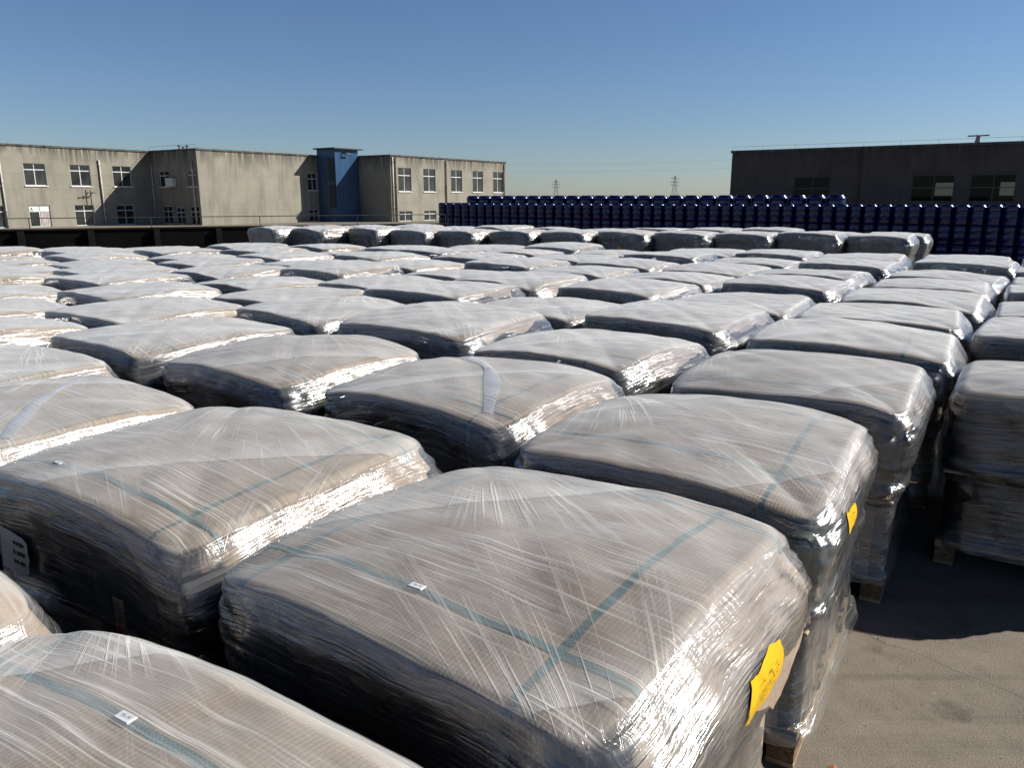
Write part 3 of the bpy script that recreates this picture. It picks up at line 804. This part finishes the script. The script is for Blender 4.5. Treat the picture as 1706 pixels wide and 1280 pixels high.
for k in range(25):
    b = -22.1 + k*.655
    for l in range(2):
        o = part('blue_drum', ME_BIG, None, W(b, 29.3 + rr.uniform(-.02, .02), l*.92*1.155 if False else l*.92), rr.uniform(0, 6.28))
        o.scale = (1, 1, 1.0)
        if l: o.location.z = .92*1.16; o.scale = (1, 1, 1.13)
        else: o.scale = (1, 1, 1.16)
        tag(o, 'large blue drum behind the drum wall, %s, %s from the grey building end' % ('upper' if l else 'lower', ordn(k)), 'drum', 'large blue drums behind the wall')

# ------------------------------------------------------------------ buildings (local x = b, local y = a)
def wall_panel(bm, P, U, N, length, z0, z1, holes, depth=.16, mi=0):
    """vertical wall from P along U (2d), outward N, with openings and reveals"""
    us = sorted({0.0, length, *[h[0] for h in holes], *[h[1] for h in holes]})
    zs = sorted({z0, z1, *[h[2] for h in holes], *[h[3] for h in holes]})
    def pt(u, z, d=0.0): return bm.verts.new((P[0]+U[0]*u-N[0]*d, P[1]+U[1]*u-N[1]*d, z))
    flip = (U[0]*N[1]-U[1]*N[0]) > 0
    def q(vs):
        f = bm.faces.new(vs[::-1] if flip else vs); f.material_index = mi
    for i in range(len(us)-1):
        for j in range(len(zs)-1):
            um, zm = (us[i]+us[i+1])/2, (zs[j]+zs[j+1])/2
            if any(h[0] < um < h[1] and h[2] < zm < h[3] for h in holes): continue
            q([pt(us[i], zs[j]), pt(us[i+1], zs[j]), pt(us[i+1], zs[j+1]), pt(us[i], zs[j+1])])
    for (a, b, c, d) in holes:
        for (u0, w0, u1, w1) in ((a, c, b, c), (b, c, b, d), (b, d, a, d), (a, d, a, c)):
            q([pt(u0, w0), pt(u1, w1), pt(u1, w1, depth), pt(u0, w0, depth)])
def window(parent, P, U, N, h, name='window', vm=.5, tr=.66, glass='glass', sill=True, fm='frame'):
    u0, u1, z0, z1 = h; w = u1-u0; H = z1-z0
    bm = bmesh.new(); ang = math.atan2(U[1], U[0])
    def bar(x0, x1, a, b, d0=.07, d1=.12): box(bm, x0, x1, d0, d1, a, b)
    t = .05
    bar(.001, w-.001, .001, t); bar(.001, w-.001, H-t, H-.001); bar(.001, t, t, H-t); bar(w-t, w-.001, t, H-t)
    bar(t, w-t, H*tr-.03, H*tr+.03, .068, .118)
    bar(w*vm-.025, w*vm+.025, t, H*tr-.03); bar(w*vm-.02, w*vm+.02, H*tr+.03, H-t)
    o = part(name, mesh(name, bm, M[fm]), parent, (P[0]+U[0]*u0, P[1]+U[1]*u0, z0))
    # local y must point inwards (-N)
    o.rotation_euler = (0, 0, ang)
    inward = (-math.sin(ang), math.cos(ang)); sgn = inward[0]*(-N[0]) + inward[1]*(-N[1])
    if sgn < 0: o.scale = (1, -1, 1)
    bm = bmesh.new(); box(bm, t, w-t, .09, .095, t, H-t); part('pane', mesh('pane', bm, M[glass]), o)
    if sill:
        bm = bmesh.new(); box(bm, -.06, w+.06, -.07, .066, -.06, -.002); part('sill', mesh('sill', bm, M['frame']), o)
    return o
def pipe(parent, x, y, z0, z1, m='pipe', r=.055):
    bm = bmesh.new(); tube(bm, [(x, y, z0), (x, y, z1)], r, 8)
    for z in (z0+1.2, z0+3.0, z1-.4):
        if z < z1: tube(bm, [(x, y, z-.04), (x, y, z+.04)], r*1.3, 8)
    return part('drainpipe', mesh('drainpipe', bm, M[m], True), parent)
def rail_mesh(pts, m, r=.011, step=2.0, h=.28):
    bm = bmesh.new()
    for p, q in zip(pts, pts[1:]):
        p, q = Vector(p), Vector(q); n = max(1, int((q-p).length/step))
        tube(bm, [p+Vector((0, 0, h)), q+Vector((0, 0, h))], r, 5)
        for i in range(n+1):
            s_ = p.lerp(q, i/n); tube(bm, [s_, s_+Vector((0, 0, h))], r, 5)
    return mesh('lightning_conductor', bm, M[m])

ZT = 5.6
lb = empty('factory_building', W(0, 0), -AZ, 'long two-storey grey rendered factory building with stained walls and stepped wings', 'building')
# sections: L (x=-59.2, y 14..36.5), B1 (y=36.5, x -59.2..-53.2), Wg (x=-53.2, y 36.5..52), B2 (y=52, x -53.2..-49.1), Rr (x=-49.1, y 52..70.9)
XL, XW, XR = -59.2, -53.2, -47.3; Y0, Y1, Y2, Y3 = 14.0, 36.5, 51.0, 68.15
hl_up = [(a-Y0, a+1.45-Y0, 2.85, 4.35) for a in (17.7, 20.8, 23.9, 27.05, 30.2, 33.35)]
hl_lo = [(a-Y0, a+1.42-Y0, .02, 1.5) for a in (17.7, 20.8, 24.1, 27.05, 30.2, 33.35)]
hb = [(.95, 2.3, 2.85, 4.05), (4.6, 5.75, 2.85, 4.05), (.95, 2.3, .02, 1.4), (4.6, 5.75, .02, 1.4), (2.75, 3.9, .02, 1.3)]
hw = [(10.55, 11.6, 2.65, 4.1), (10.55, 11.6, .02, 1.05)]
ra = (51.93, 55.25, 59.2, 62.56, 65.97)
hr_up = [(a-Y2, a+1.68-Y2, 2.56, 4.56) for a in ra]
hr_lo = [(a-Y2, a+1.68-Y2, .02, .88) for a in ra]
bm = bmesh.new()
ZB = -.6
wall_panel(bm, (XL, Y0), (0, 1), (1, 0), Y1-Y0, ZB, ZT-.12, hl_up+hl_lo)
wall_panel(bm, (XL, Y1), (1, 0), (0, -1), XW-XL, ZB, ZT-.12, hb)
wall_panel(bm, (XW, Y1), (0, 1), (1, 0), Y2-Y1, ZB, ZT-.12, hw)
wall_panel(bm, (XW, Y2), (1, 0), (0, -1), XR-XW, ZB, ZT-.12, [])
wall_panel(bm, (XR, Y2), (0, 1), (1, 0), Y3-Y2, ZB, ZT-.12, hr_up+hr_lo)
wall_panel(bm, (XR, Y3), (-1, 0), (0, 1), 20, ZB, ZT-.12, [])
wall_panel(bm, (-69.1, Y3), (0, -1), (-1, 0), Y3-Y0, ZB, ZT-.12, [])
wall_panel(bm, (-69.1, Y0), (1, 0), (0, -1), 9.9, ZB, ZT-.12, [])
part('wall', mesh('wall', bm, M['wallA']), lb)
bm = bmesh.new()
def prism(bm, pts, z0, z1):
    a = [bm.verts.new((x, y, z0)) for x, y in pts]; b = [bm.verts.new((x, y, z1)) for x, y in pts]
    bm.faces.new(a[::-1]); bm.faces.new(b); n = len(a)
    for i in range(n): bm.faces.new((a[i], a[(i+1) % n], b[(i+1) % n], b[i]))
e = .07
prism(bm, [(XL+e, Y0-e), (XL+e, Y1-e), (XW+e, Y1-e), (XW+e, Y2-e), (XR+e, Y2-e), (XR+e, Y3+e), (-69.1-e, Y3+e), (-69.1-e, Y0-e)], ZT-.12, ZT)
part('roof', mesh('roof', bm, M['coping']), lb)
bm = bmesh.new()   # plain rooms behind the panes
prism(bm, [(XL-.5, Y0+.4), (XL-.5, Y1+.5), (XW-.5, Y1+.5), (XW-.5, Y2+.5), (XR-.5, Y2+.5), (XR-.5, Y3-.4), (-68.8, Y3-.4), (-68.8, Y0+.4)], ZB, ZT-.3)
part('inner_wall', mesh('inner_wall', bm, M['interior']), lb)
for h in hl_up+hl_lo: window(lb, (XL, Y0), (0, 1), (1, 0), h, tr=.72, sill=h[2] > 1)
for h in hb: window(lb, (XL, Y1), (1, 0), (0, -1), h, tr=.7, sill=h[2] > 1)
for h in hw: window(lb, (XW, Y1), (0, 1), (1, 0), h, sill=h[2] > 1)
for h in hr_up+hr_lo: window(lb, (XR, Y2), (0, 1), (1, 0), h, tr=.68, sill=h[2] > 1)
for y in (25.55, 32.35): pipe(lb, XL+.085, y, 0, 4.75)
pipe(lb, XL+.15, Y1-.085, 0, 4.75); pipe(lb, XW-.55, Y1-.085, 0, 4.7)
for y, m in ((51.2, 'pipe'), (51.55, 'pipe_dark'), (58.4, 'pipe_dark'), (67.8, 'pipe_dark')): pipe(lb, XR+.085, y, 0, 5.4, m)
part('lightning_conductor', rail_mesh([(XL, Y0, ZT), (XL, Y1, ZT), (XW, Y1, ZT), (XW, Y2-4, ZT)], 'steel'), lb)
part('lightning_conductor', rail_mesh([(XR, Y2, ZT), (XR, Y3, ZT)], 'steel'), lb)
bm = bmesh.new(); box(bm, -56.9, -56.0, Y1-.36, Y1-.02, 2.85, 3.5); bevel_all(bm, .02, 1); part('air_conditioner', mesh('air_conditioner', bm, M['frame']), lb)
bm = bmesh.new()
for x, h in ((-56.0, .35), (-55.5, .2), (-55.0, .3)):
    tube(bm, [(x, Y1+.5, ZT), (x, Y1+.5, ZT+h)], .05, 6); tube(bm, [(x-.2, Y1+.5, ZT+h*.8), (x+.2, Y1+.5, ZT+h*.8)], .03, 5)
part('roof_vent', mesh('roof_vent', bm, M['dark_steel']), lb)
# poster and curtain behind the lit ground-floor window, small hangers on the wall
bm = bmesh.new(); box(bm, XL-.092, XL-.088, 27.1, 27.72, 1.09, 1.44); box(bm, XL-.092, XL-.088, 27.80, 28.42, 1.09, 1.44)
po = part('window_poster', mesh('window_poster', bm, M['paper']), lb)
bm = bmesh.new()
pl = [(27.16, 1.28), (27.30, 1.38), (27.27, 1.29), (27.36, 1.20), (27.26, 1.22)]
vs = [bm.verts.new((XL-.083, y, z)) for y, z in pl]; bm.faces.new(vs); box(bm, XL-.085, XL-.083, 27.14, 27.38, 1.13, 1.165)
part('print', mesh('print', bm, M['ink']), po)
for o_ in (po,): o_.location.x = .03
bm = bmesh.new()
for i in range(12):
    y = 27.82 + i*.05; box(bm, XL-.13 + .012*(i % 2), XL-.125 + .012*(i % 2), y, y+.052, .05, 1.04)
part('curtain', mesh('curtain', bm, M['curtain']), lb).location.x = .075-.02
bm = bmesh.new()
for y in (31.15, 31.5):
    tube(bm, [(XL+.02, y, 2.2), (XL+.55, y-.1, 2.45)], .03, 5); tube(bm, [(XL+.02, y, 2.6), (XL+.02, y, 1.5)], .02, 5); tube(bm, [(XL+.4, y-.3, 2.38), (XL+.4, y+.25, 2.38)], .025, 5)
part('wall_bracket', mesh('wall_bracket', bm, M['dark_steel']), lb)

# blue sheet-clad shaft
sh = empty('lift_shaft', W(0, 0), -AZ, 'blue corrugated sheet lift shaft with a flat overhanging roof against the grey building', 'lift shaft')
def corr(bm, P, U, N, length, z0, z1, pitch=.2, d=.03):
    n = int(length/pitch*2); prev = None
    for i in range(n+1):
        u = length*i/n; dd = d if i % 2 else 0.0
        x, y = P[0]+U[0]*u+N[0]*dd, P[1]+U[1]*u+N[1]*dd
        cur = (bm.verts.new((x, y, z0)), bm.verts.new((x, y, z1)))
        if prev: bm.faces.new((prev[0], cur[0], cur[1], prev[1]))
        prev = cur
SX0, SX1, SY0, SY1, SZ = XW+.005, -51.0, 48.2, 50.9, 6.05
bm = bmesh.new(); corr(bm, (SX0, SY0), (1, 0), (0, -1), SX1-SX0, ZB, SZ); corr(bm, (SX1, SY0), (0, 1), (1, 0), SY1-SY0, ZB, SZ); corr(bm, (SX1, SY1), (-1, 0), (0, 1), SX1-SX0, ZB, SZ)
wq = [bm.verts.new(p) for p in ((SX0, SY0, 5.62), (SX0, SY1, 5.62), (SX0, SY1, SZ), (SX0, SY0, SZ))]; bm.faces.new(wq)
part('cladding', mesh('cladding', bm, M['sheet_blue']), sh)
bm = bmesh.new(); box(bm, SX0+.0-.1, SX1+.32, SY0-.32, SY1+.4, SZ, SZ+.10); part('roof', mesh('roof', bm, M['dark_steel']), sh)
bm = bmesh.new()
for z in (1.2, 3.4): box(bm, -51.75, -51.15, SY0-.075, SY0-.032, z, z+1.9)
part('vent_panel', mesh('vent_panel', bm, M['dark_steel']), sh)
bm = bmesh.new(); tube(bm, [(SX1+.03, SY0+.9, SZ-.25), (SX1+.35, SY0+1.0, SZ-.4), (SX1+.35, SY0+1.5, SZ-.4)], .07, 6); part('lamp_bracket', mesh('lamp_bracket', bm, M['dark_steel']), sh)

# dark building on the far side of the drums, hollow so that sky shows through its windows
rb = empty('brown_building', W(0, 0), -AZ, 'dark brown two-storey building in shade behind the blue drums', 'building')
YB = 63.0; X0, X1, DP = -21.85, 12.0, 11.0
hb_up = [(x-X0, x+2.5, 0, 0) for x in ()]
fx = [-16.9, -8.75, -5.15, -1.6, 1.9, 5.4, 8.7]
holes = [(x-X0, x-X0+2.65, 1.75, 3.58) for x in fx] + [(x-X0, x-X0+2.65, -.3, .9) for x in fx]
backh = [(x-X0, x-X0+w_, 2.2, 3.22) for x, w_ in ((-8.5, 1.4), (-3.95, 1.4), (.2, 1.4), (4.6, 1.4))]
bm = bmesh.new()
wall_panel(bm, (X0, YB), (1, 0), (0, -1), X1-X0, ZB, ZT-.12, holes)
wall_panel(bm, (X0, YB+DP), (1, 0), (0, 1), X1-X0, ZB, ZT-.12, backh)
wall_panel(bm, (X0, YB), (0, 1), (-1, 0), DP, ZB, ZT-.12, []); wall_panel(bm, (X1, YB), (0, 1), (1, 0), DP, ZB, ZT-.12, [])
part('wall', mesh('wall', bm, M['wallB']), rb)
bm = bmesh.new(); box(bm, X0-.1, X1+.1, YB-.1, YB+DP+.1, ZT-.12, ZT+.05); part('roof', mesh('roof', bm, M['coping']), rb)
bm = bmesh.new(); box(bm, X0+.02, X1-.02, YB+.2, YB+DP-.2, 1.2, 1.35); part('inner_floor', mesh('inner_floor', bm, M['post']), rb)
for h in holes: window(rb, (X0, YB), (1, 0), (0, -1), h, vm=.52, tr=.52, glass='glass_clear', sill=False, fm='frame_grey')
part('lightning_conductor', rail_mesh([(X0, YB, ZT+.05), (X1, YB, ZT+.05)], 'steel', .009, 2.4, .28), rb)
bm = bmesh.new(); tube(bm, [(-5.1, YB+1, ZT), (-5.1, YB+1, ZT+.55)], [.22, .12], 8); tube(bm, [(-5.75, YB+1, ZT+.55), (-4.45, YB+1, ZT+.55)], .05, 6); tube(bm, [(-5.1, YB+.5, ZT+.56), (-5.1, YB+1.5, ZT+.56)], .05, 6)
part('roof_vent', mesh('roof_vent', bm, M['steel']), rb)
pipe(rb, -12.3, YB-.085, 0, 5.3, 'pipe_dark')

# ------------------------------------------------------------------ dark boundary fence
def line_fence(pts, h, label):
    f = empty('boundary_wall', (0, 0, 0), 0, label, 'wall')
    bm = bmesh.new(); bc = bmesh.new()
    for p, q in zip(pts, pts[1:]):
        p, q = Vector(p), Vector(q); d = (q-p).normalized(); n = Vector((-d.y, d.x, 0))
        for (b_, t, z0, z1) in ((bm, .10, 0, h-.05), (bc, .15, h-.05, h)):
            vs = [p-n*t, q-n*t, q+n*t, p+n*t]
            lo = [b_.verts.new((v.x, v.y, z0)) for v in vs]; hi = [b_.verts.new((v.x, v.y, z1)) for v in vs]
            b_.faces.new(lo[::-1]); b_.faces.new(hi)
            for i in range(4): b_.faces.new((lo[i], lo[(i+1) % 4], hi[(i+1) % 4], hi[i]))
    part('wall_body', mesh('wall_body', bm, M['fence']), f); part('coping', mesh('coping', bc, M['post']), f)
    p, q = Vector(pts[0]), Vector(pts[-1]); L_ = (q-p).length; d = (q-p)/L_; n = Vector((d.y, -d.x, 0)); k = 0
    s_ = .9
    while s_ < L_:
        c = p + d*s_ + n*.14
        b_ = bmesh.new(); v = box(b_, -.09, .09, -.09, .09, 0, h-.06); me = mesh('pillar', b_, M['post'])
        part('pillar', me, f, (c.x, c.y, 0), math.atan2(d.y, d.x)); s_ += 1.95
    b_ = bmesh.new(); r0 = p + Vector((0, 0, h)); r1 = q + Vector((0, 0, h))
    m_ = rail_mesh([r0, r1], 'dark_steel', .014, 3.4, .33); m_.name = 'top_rail'
    part('top_rail', m_, f)
    return f
line_fence([(-21.5, 22.0, 0), (-2.6, 31.2, 0)], 1.05, 'low blackish boundary wall with pillars and thin top rail before the factory')

# ------------------------------------------------------------------ ground, horizon, pylons
bm = bmesh.new(); S_ = 6000
vs = [bm.verts.new((x, y, 0)) for x, y in ((-S_, -60), (S_, -60), (S_, S_), (-S_, S_))]; bm.faces.new(vs)
tag(part('ground', mesh('ground', bm, M['ground'])), kind='structure')
bm = bmesh.new(); r = random.Random(3)
for i in range(1500):
    x = r.uniform(-260, 420); y = r.uniform(640, 760); h = 1.5 + 3.6*(.5+.5*noise.noise(Vector((x*.02, 0, 4))))*r.uniform(.5, 1.15)
    w_ = r.uniform(.7, 2.0)
    for j in range(4):
        c = Vector((x + r.uniform(-w_, w_), y + r.uniform(-w_, w_), h*r.uniform(.2, .9))); s_ = r.uniform(.6, 1.4)
        tri = [bm.verts.new(c + Vector((r.uniform(-s_, s_), r.uniform(-s_, s_), r.uniform(-s_, s_)))) for _ in range(3)]; bm.faces.new(tri)
    t = [bm.verts.new((x-w_, y, 0)), bm.verts.new((x+w_, y, 0)), bm.verts.new((x+w_*.3, y, h)), bm.verts.new((x-w_*.4, y, h*.8))]; bm.faces.new(t)
tag(part('treeline', mesh('treeline', bm, M['leaf'])), 'thin dark line of far trees on the horizon', 'trees', kind='stuff')
def pylon(x, y, h, label):
    root = empty('power_pylon', (x, y, 0), R(12), label, 'power pylon', 'lattice power pylons')
    bm = bmesh.new(); b0 = h*.10; b1 = h*.022; rr_ = .16
    lv = [0, .2, .38, .53, .66, .77, .87, .94, 1.0]
    def wd(t): return b0*(1-t)**1.2 + b1
    for sx, sy in ((1, 1), (1, -1), (-1, -1), (-1, 1)):
        tube(bm, [(sx*wd(t), sy*wd(t), h*t) for t in lv], rr_, 4)
    for t, u in zip(lv, lv[1:]):
        a, b = wd(t), wd(u)
        for s_ in (1, -1):
            tube(bm, [(-a, s_*a, h*t), (b, s_*b, h*u)], rr_*.6, 4); tube(bm, [(a, s_*a, h*t), (-b, s_*b, h*u)], rr_*.6, 4)
            tube(bm, [(s_*a, -a, h*t), (s_*b, b, h*u)], rr_*.6, 4)
    part('mast', mesh('mast', bm, M['steel']), root)
    for z, w_ in ((.60, .20), (.74, .22), (.88, .18)):
        bm = bmesh.new()
        tube(bm, [(-h*w_, 0, h*z), (h*w_, 0, h*z)], rr_*1.2, 4); tube(bm, [(-h*w_, 0, h*z), (0, 0, h*(z+.05)), (h*w_, 0, h*z)], rr_*.9, 4)
        part('cross_arm', mesh('cross_arm', bm, M['steel']), root)
    return root
pylon(183, 905, 26.5, 'larger lattice power pylon beside the dark brown building, three cross arms')
pylon(52, 950, 23.5, 'smaller slim lattice power pylon between the two buildings')
def cable(p, q, sag, label):
    bm = bmesh.new(); p, q = Vector(p), Vector(q)
    tube(bm, [p.lerp(q, i/16) - Vector((0, 0, sag*4*(i/16)*(1-i/16))) for i in range(17)], .04, 4)
    tag(part('power_cable', mesh('power_cable', bm, M['steel'])), label, 'power cable', 'overhead power cables')
cable((-300, 700, 47), (330, 640, 43), 16, 'thin sagging power cable, upper one across the sky above the pylons')
cable((-300, 705, 36), (330, 645, 33), 11, 'thin sagging power cable, lower one across the sky above the pylons')

# loose leaf and scrap on the concrete
bm = bmesh.new()
pts = [(-.03, -.01, .004), (0, -.02, .012), (.03, 0, .006), (.01, .02, .016), (-.02, .015, .009)]
bm.faces.new([bm.verts.new(p) for p in pts])
lf = part('dry_leaf', mesh('dry_leaf', bm, mat_simple('leaf_orange', (.35, .12, .03), .7)), None, W(-.40, 2.62, .002)); tag(lf, 'small orange dry leaf on the sunlit concrete beside a pallet', 'leaf')
r = random.Random(77); bm = bmesh.new()
for i in range(420):
    a_, b_ = r.uniform(1.3, 3.7), r.uniform(-.5, .9); p = W(b_, a_); s_ = r.uniform(.0015, .0055)
    v = [bm.verts.new(p + Vector((r.uniform(-1, 1)*s_, r.uniform(-1, 1)*s_, r.uniform(.0, .9)*s_))) for _ in range(4)]
    for f in ((0, 1, 2), (0, 2, 3), (0, 3, 1), (1, 3, 2)): bm.faces.new([v[k] for k in f])
tag(part('gravel', mesh('gravel', bm, mat_simple('grit', (.24, .20, .16), .9, 0, .3, 30))), 'loose grit scattered over the open concrete', 'grit', kind='stuff')
bpy.context.view_layer.objects.active = None

# ------------------------------------------------------------------ light, sky, camera
SUN_AZ, SUN_EL = R(82), R(33)
sd = Vector((math.sin(SUN_AZ)*math.cos(SUN_EL), math.cos(SUN_AZ)*math.cos(SUN_EL), math.sin(SUN_EL)))
sl = bpy.data.lights.new('sun', 'SUN'); sl.energy = 5.0; sl.angle = R(.5); sl.color = (1.0, .96, .895)
so = bpy.data.objects.new('sun', sl); COL.objects.link(so); so.rotation_euler = sd.to_track_quat('Z', 'Y').to_euler()
wd_ = bpy.data.worlds.new('World'); scene.world = wd_; wd_.use_nodes = True
nt = wd_.node_tree; nt.nodes.clear()
sk = nt.nodes.new('ShaderNodeTexSky'); sk.sky_type = 'NISHITA'; sk.sun_disc = False; sk.sun_elevation = SUN_EL; sk.sun_rotation = SUN_AZ
sk.altitude = 20; sk.air_density = 1.0; sk.dust_density = .2; sk.ozone_density = 4.0
bg = nt.nodes.new('ShaderNodeBackground'); bg.inputs[1].default_value = .052
ow = nt.nodes.new('ShaderNodeOutputWorld')
tint = nt.nodes.new('ShaderNodeMix'); tint.data_type = 'RGBA'; tint.blend_type = 'MULTIPLY'; tint.inputs[0].default_value = 1.0
tint.inputs[7].default_value = (.91, .995, 1.16, 1.0)
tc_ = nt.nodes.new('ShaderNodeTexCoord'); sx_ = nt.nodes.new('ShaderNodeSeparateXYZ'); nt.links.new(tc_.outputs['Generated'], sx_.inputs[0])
zr = nt.nodes.new('ShaderNodeMapRange'); nt.links.new(sx_.outputs[2], zr.inputs[0])     # added dimming of the sky toward the zenith, so shade gets less fill
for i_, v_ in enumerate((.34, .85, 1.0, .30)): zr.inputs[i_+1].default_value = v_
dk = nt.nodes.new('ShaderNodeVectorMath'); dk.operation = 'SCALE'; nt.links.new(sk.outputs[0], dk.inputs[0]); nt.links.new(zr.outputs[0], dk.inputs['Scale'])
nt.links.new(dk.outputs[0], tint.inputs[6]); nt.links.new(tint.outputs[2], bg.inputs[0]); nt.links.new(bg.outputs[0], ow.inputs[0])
cam = bpy.data.cameras.new('camera'); co = bpy.data.objects.new('camera', cam); COL.objects.link(co)
cam.sensor_width = 36.0; cam.lens = 1300/1706*36.0; cam.clip_end = 9000; cam.clip_start = .05
co.location = (0, 0, 2.0); co.rotation_euler = (math.pi/2 - math.atan(310/1300), 0, 0)
scene.camera = co
vs_ = scene.view_settings; vs_.view_transform = 'Standard'; vs_.look = 'None'; vs_.exposure = 0.55; vs_.gamma = 1.0
cy = scene.cycles
cy.max_bounces = 6; cy.transparent_max_bounces = 12; cy.diffuse_bounces = 1; cy.glossy_bounces = 3; cy.caustics_reflective = False; cy.caustics_refractive = False
cy.sample_clamp_indirect = 4.0
